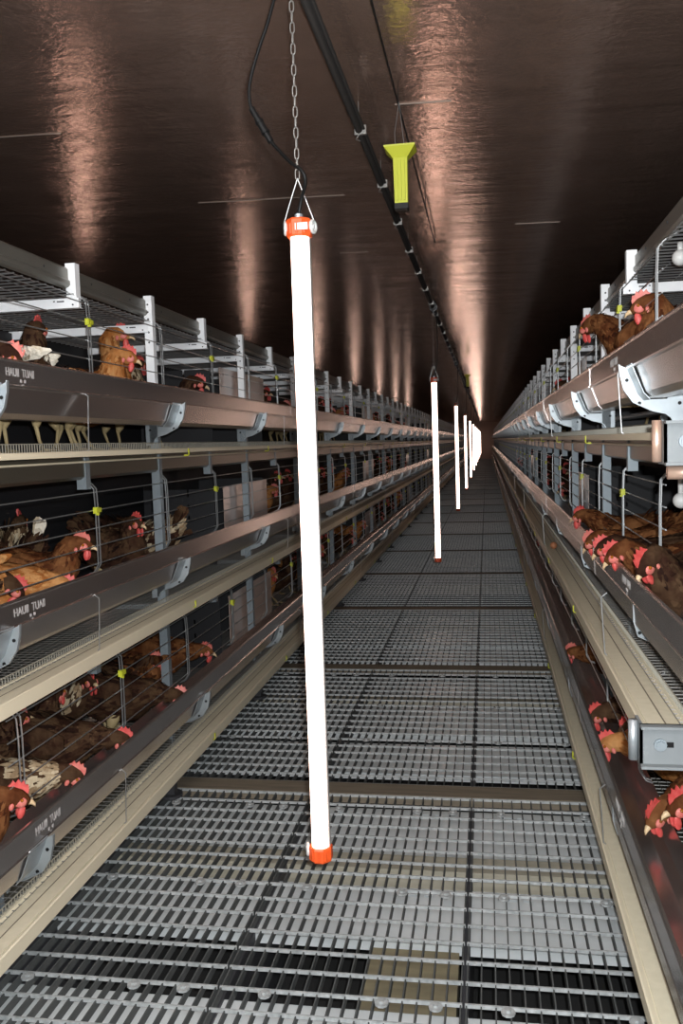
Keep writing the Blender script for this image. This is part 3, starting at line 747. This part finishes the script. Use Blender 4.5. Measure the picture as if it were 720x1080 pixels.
FLOORZ = {'top': 1.594 - .241, 'middle': .968 - .241, 'bottom': .410 - .241}
seed = 10
def hen(tier, x, y, Z, face, label, var=0, reach=None, pitch=0., tail=.35, zmax=.475, **kw):
    """head at (x, y, camera height + Z); face = yaw the hen faces"""
    global seed
    if (math.cos(face) < -.3) == (x < XC) and abs(math.cos(face)) > .3: x += (-.24 if x < XC else .24)
    seed += 1; fz = FLOORZ[tier]; zh = min(CAMZ + Z - fz, zmax); lift = CAMZ + Z - fz - zh
    if reach is None: reach = .16 if zh > .32 else (.20 if zh > .25 else .25)
    ms = hen_meshes(reach, zh, pitch, tail, seed)
    return hen_object(ms, (x - reach*math.cos(face), y - reach*math.sin(face), fz + lift), face, label, var, **kw)
R = math.radians
# left row, top tier
hen('top', -1.45, 3.38, .467, R(14), 'ginger hen with raised head beside the second post, behind another ginger hen', 1, pitch=-.1)
hen('top', -1.31, 3.10, .345, R(22), 'ginger hen leaning over the top left trough, lower of the two ginger heads', 1, reach=.2, pitch=-.25)
hen('top', -1.47, 2.75, .41, R(95), 'dark hen with red comb raised in the top left cage near the photo edge', 2, pink=False, pitch=.1)
hen('top', -1.31, 2.28, .272, R(20), 'hen bent over the top left trough at the photo edge with only pink comb showing', 2, pink=True, pitch=-.6)
hen('top', -1.44, 2.48, .31, R(160), 'dark brown hen with white tail feathers turned away in the top left cage', 2, pale_tail=True, tail=.05, pitch=-.4)
hen('top', -1.62, 2.70, .30, R(185), 'brown hen with pale tail between the raised dark hen and the wire uprights', 0, pale_tail=True, tail=.2, pitch=-.3)
hen('top', -1.55, 3.00, .28, R(200), 'dark hen seen from behind in front of the ginger pair', 2, tail=.2, pitch=-.5)
hen('top', -1.62, 3.98, .40, R(60), 'hen with pale ruffled neck standing right of the second post', 2, tan=True, pitch=.2)
hen('top', -1.36, 4.06, .31, R(10), 'dark hen with red comb just left of the top left nest box', 2, pitch=-.3)
# left row, middle tier
hen('middle', -1.36, 2.75, -.314, R(10), 'red brown hen with pink comb in profile in the middle left cage', 0, pink=True, pitch=-.1, pale_tail=True, tail=.8)
hen('middle', -1.40, 3.32, -.296, R(-25), 'dark hen with bright red face beside the blue grey post', 2, pitch=-.05)
hen('middle', -1.62, 2.30, -.36, R(190), 'ginger hen seen from behind at the left photo edge, middle tier', 1, tail=.3, pitch=-.4)
hen('middle', -1.47, 2.50, -.42, R(30), 'brown hen bending low behind the middle left trough', 2, pitch=-.8, pale_tail=True, tail=.6)
hen('middle', -1.55, 3.12, -.262, R(110), 'hen with fluffy tan neck feathers right of the yellow wire clip', 2, tan=True, tail=.9, pitch=.2)
hen('middle', -1.68, 2.72, -.36, R(200), 'dark hen with ruffled white tail in the back of the middle left cage', 2, pale_tail=True, tail=.9, pitch=-.4)
hen('middle', -1.52, 3.68, -.40, R(170), 'tan backed hen seen from behind at the blue grey post', 2, tan=True, tail=.6, pitch=-.5)
hen('middle', -1.48, 3.98, -.36, R(20), 'brown hen in shade right of the blue grey post', 2, pitch=-.6)
hen('middle', -1.36, 2.62, -.44, R(25), 'hen with head down in the middle left trough below the pink comb', 1, pitch=-.7)
# left row, bottom tier
hen('bottom', -1.245, 2.74, -.985, R(15), 'dark hen with bright red comb leaning over the bottom left trough', 2, pitch=-.35)
hen('bottom', -1.25, 2.39, -.975, R(25), 'hen with light scalloped neck feathers reaching into the bottom left trough', 2, tan=True, pink=True, pitch=-.5)
hen('bottom', -1.25, 2.07, -.91, R(40), 'hen with red comb cut off by the left photo edge, bottom tier', 0, pitch=-.3)
hen('bottom', -1.38, 3.41, -.885, R(15), 'hen with pink comb just left of the bottom tier post', 2, pink=True)
hen('bottom', -1.25, 3.30, -1.0, R(20), 'hen with pale pink face low over the trough below the post', 2, pink=True, pitch=-.4)
hen('bottom', -1.34, 3.93, -.965, R(0), 'ginger brown hen in profile before the bottom left nest box', 0, pitch=-.2, pink=True)
hen('bottom', -1.55, 2.62, -.88, R(60), 'dim brown hen standing in the back of the bottom left cage, leftmost of three', 2, pink=True)
hen('bottom', -1.55, 2.88, -.865, R(80), 'dim brown hen in the back of the bottom left cage, middle of three', 2)
hen('bottom', -1.53, 3.10, -.885, R(-30), 'dim tan necked hen in the back of the bottom left cage, rightmost of three', 2, tan=True)
hen('bottom', -1.50, 3.60, -1.0, R(150), 'dark hen seen from behind between the wire uprights of the bottom left cage', 0, tail=.4, pitch=-.4)
# right row, top tier
hen('top', .375, 3.34, .395, R(128), 'brown hen stretching its neck over the top right trough', 0, reach=.29, pitch=-.35, pink=True, zmax=.305)
hen('top', .46, 2.70, .372, R(165), 'dark brown hen with pink comb peering over the top right trough', 0, pink=True, pitch=-.2)
hen('top', .66, 2.62, .36, R(150), 'tan rumped hen at the right photo edge in the top tier', 2, tan=True, tail=.9, pitch=-.3)
hen('top', .48, 5.9, .33, R(190), 'small dark hen leaning out far along the top right trough', 2, pitch=-.3)
# right row, middle tier
hen('middle', .39, 3.84, -.345, R(140), 'brown hen with red comb leading the row of heads over the middle right trough', 0, reach=.27, pitch=-.15)
hen('middle', .385, 3.357, -.397, R(150), 'hen with spread pink comb dipping into the middle right trough', 0, pitch=-.6, pink=True, reach=.24)
hen('middle', .385, 3.01, -.377, R(165), 'hen with large red comb dipping into the middle right trough, centre of three', 2, pitch=-.5, reach=.24)
hen('middle', .385, 2.75, -.365, R(170), 'hen with crimson wattles bent low in the middle right trough', 0, pitch=-.6, reach=.22)
hen('middle', .41, 2.38, -.342, R(215), 'hen with red face turned down, nearest in the middle right trough', 2, pitch=-.7, reach=.2)
hen('middle', .60, 3.67, -.385, R(150), 'hen with red comb standing behind the feeding heads on the right', 2, pitch=-.1)
hen('middle', .58, 2.36, -.50, R(250), 'brown hen with tan back beside the lower right wire upright', 2, tan=True, tail=.5, pitch=-.5)
hen('middle', .62, 2.70, -.20, R(180), 'hen head by the white drinker at the right photo edge', 0, pitch=.1)
# right row, bottom tier
hen('bottom', .37, 4.05, -.99, R(150), 'hen with pink head leaning over the bottom right trough, farthest of the group', 0, pink=True, pitch=-.2)
hen('bottom', .37, 3.12, -.985, R(200), 'dark hen with single red comb over the bottom right trough', 2, pitch=-.4)
hen('bottom', .37, 2.82, -.985, R(165), 'ginger hen with red comb over the bottom right trough', 1, pitch=-.35)
hen('bottom', .44, 2.88, -.95, R(200), 'hen with red comb partly hidden behind the ginger hen at bottom right', 2, tan=True, pitch=-.3)
hen('bottom', .42, 2.30, -.99, R(215), 'dark hen low at the bottom right trough under the channel end plate', 0, pitch=-.5)
hen('bottom', .45, 2.16, -.905, R(200), 'hen with red comb at the right photo edge below the end plate', 0, pitch=-.2)
# the rest of the flock, farther along the rows
rnd = random.Random(4)
protos = []
for i, (xh, zh, p) in enumerate([(.17, .36, 0.), (.25, .26, -.35), (.20, .31, -.2), (.15, .39, .1)]):
    protos.append(hen_meshes(xh, zh, p, rnd.uniform(.1,.7), 200 + i, fluff=.6))
pc = 0
for s, side, yf in SIDES:
    nest0 = 4.42 if s < 0 else 4.80
    for ti, (tn, tz, wl, we) in enumerate(TIERS):
        y = 4.15 if ti != 1 or s < 0 else 4.55
        while y < 15:
            y += rnd.uniform(.28, .50); ph = (y - nest0) % (4 * MOD)
            if ph < 1.15 or ph > 4 * MOD - .22: continue
            face = (0 if s < 0 else PI) + rnd.uniform(-.9, .9); k = rnd.randrange(4)
            w = wl + (.36 if k != 1 else .31) + rnd.uniform(0, .10)
            hen_object(protos[k], (X(s, w), y, FLOORZ[tn]), face, 'brown hen in the shade farther along the %s tier of the %s row' % (tn, side), rnd.choice((0, 2, 2, 0, 1)), pink=rnd.random() < .5,
                       pale_tail=rnd.random() < .2, group='flock farther along the %s tier of the %s row' % (tn, side))
m = MB(); m.ball((0,0,0), (.020,.027,.020), 12, 9)
tag(obj('egg', m.mesh('egg', True), mat('brown_egg', (.42,.17,.08), .45), None, (.36, 5.0, .968 - .247 + .021)), 'single brown egg lying on the middle right egg belt', 'egg')

# ------------------------------------------------------------------ light
al = bpy.data.lights.new('end_bay_light', 'AREA'); al.shape = 'RECTANGLE'; al.size = 1.5; al.size_y = .25; al.energy = 34; al.color = (.92,.97,1.0)
ao = bpy.data.objects.new('end_bay_light', al); COL.objects.link(ao); ao.location = (-.4, -.5, 2.42); ao.rotation_euler = (math.radians(80), 0, 0)
fl = bpy.data.lights.new('phone_flash', 'POINT'); fl.energy = 275; fl.color = (.93,.97,1.0); fl.shadow_soft_size = .012
fo = bpy.data.objects.new('phone_flash', fl); COL.objects.link(fo); fo.location = (.035, -.01, CAMZ + .045)
w = bpy.data.worlds.new('world'); S.world = w; w.use_nodes = True; w.node_tree.nodes['Background'].inputs['Color'].default_value = (.5,.55,.6,1); w.node_tree.nodes['Background'].inputs['Strength'].default_value = .02
S.view_settings.view_transform = 'Standard'; S.view_settings.look = 'None'; S.view_settings.gamma = 1; S.view_settings.use_curve_mapping = False; S.view_settings.exposure = 0
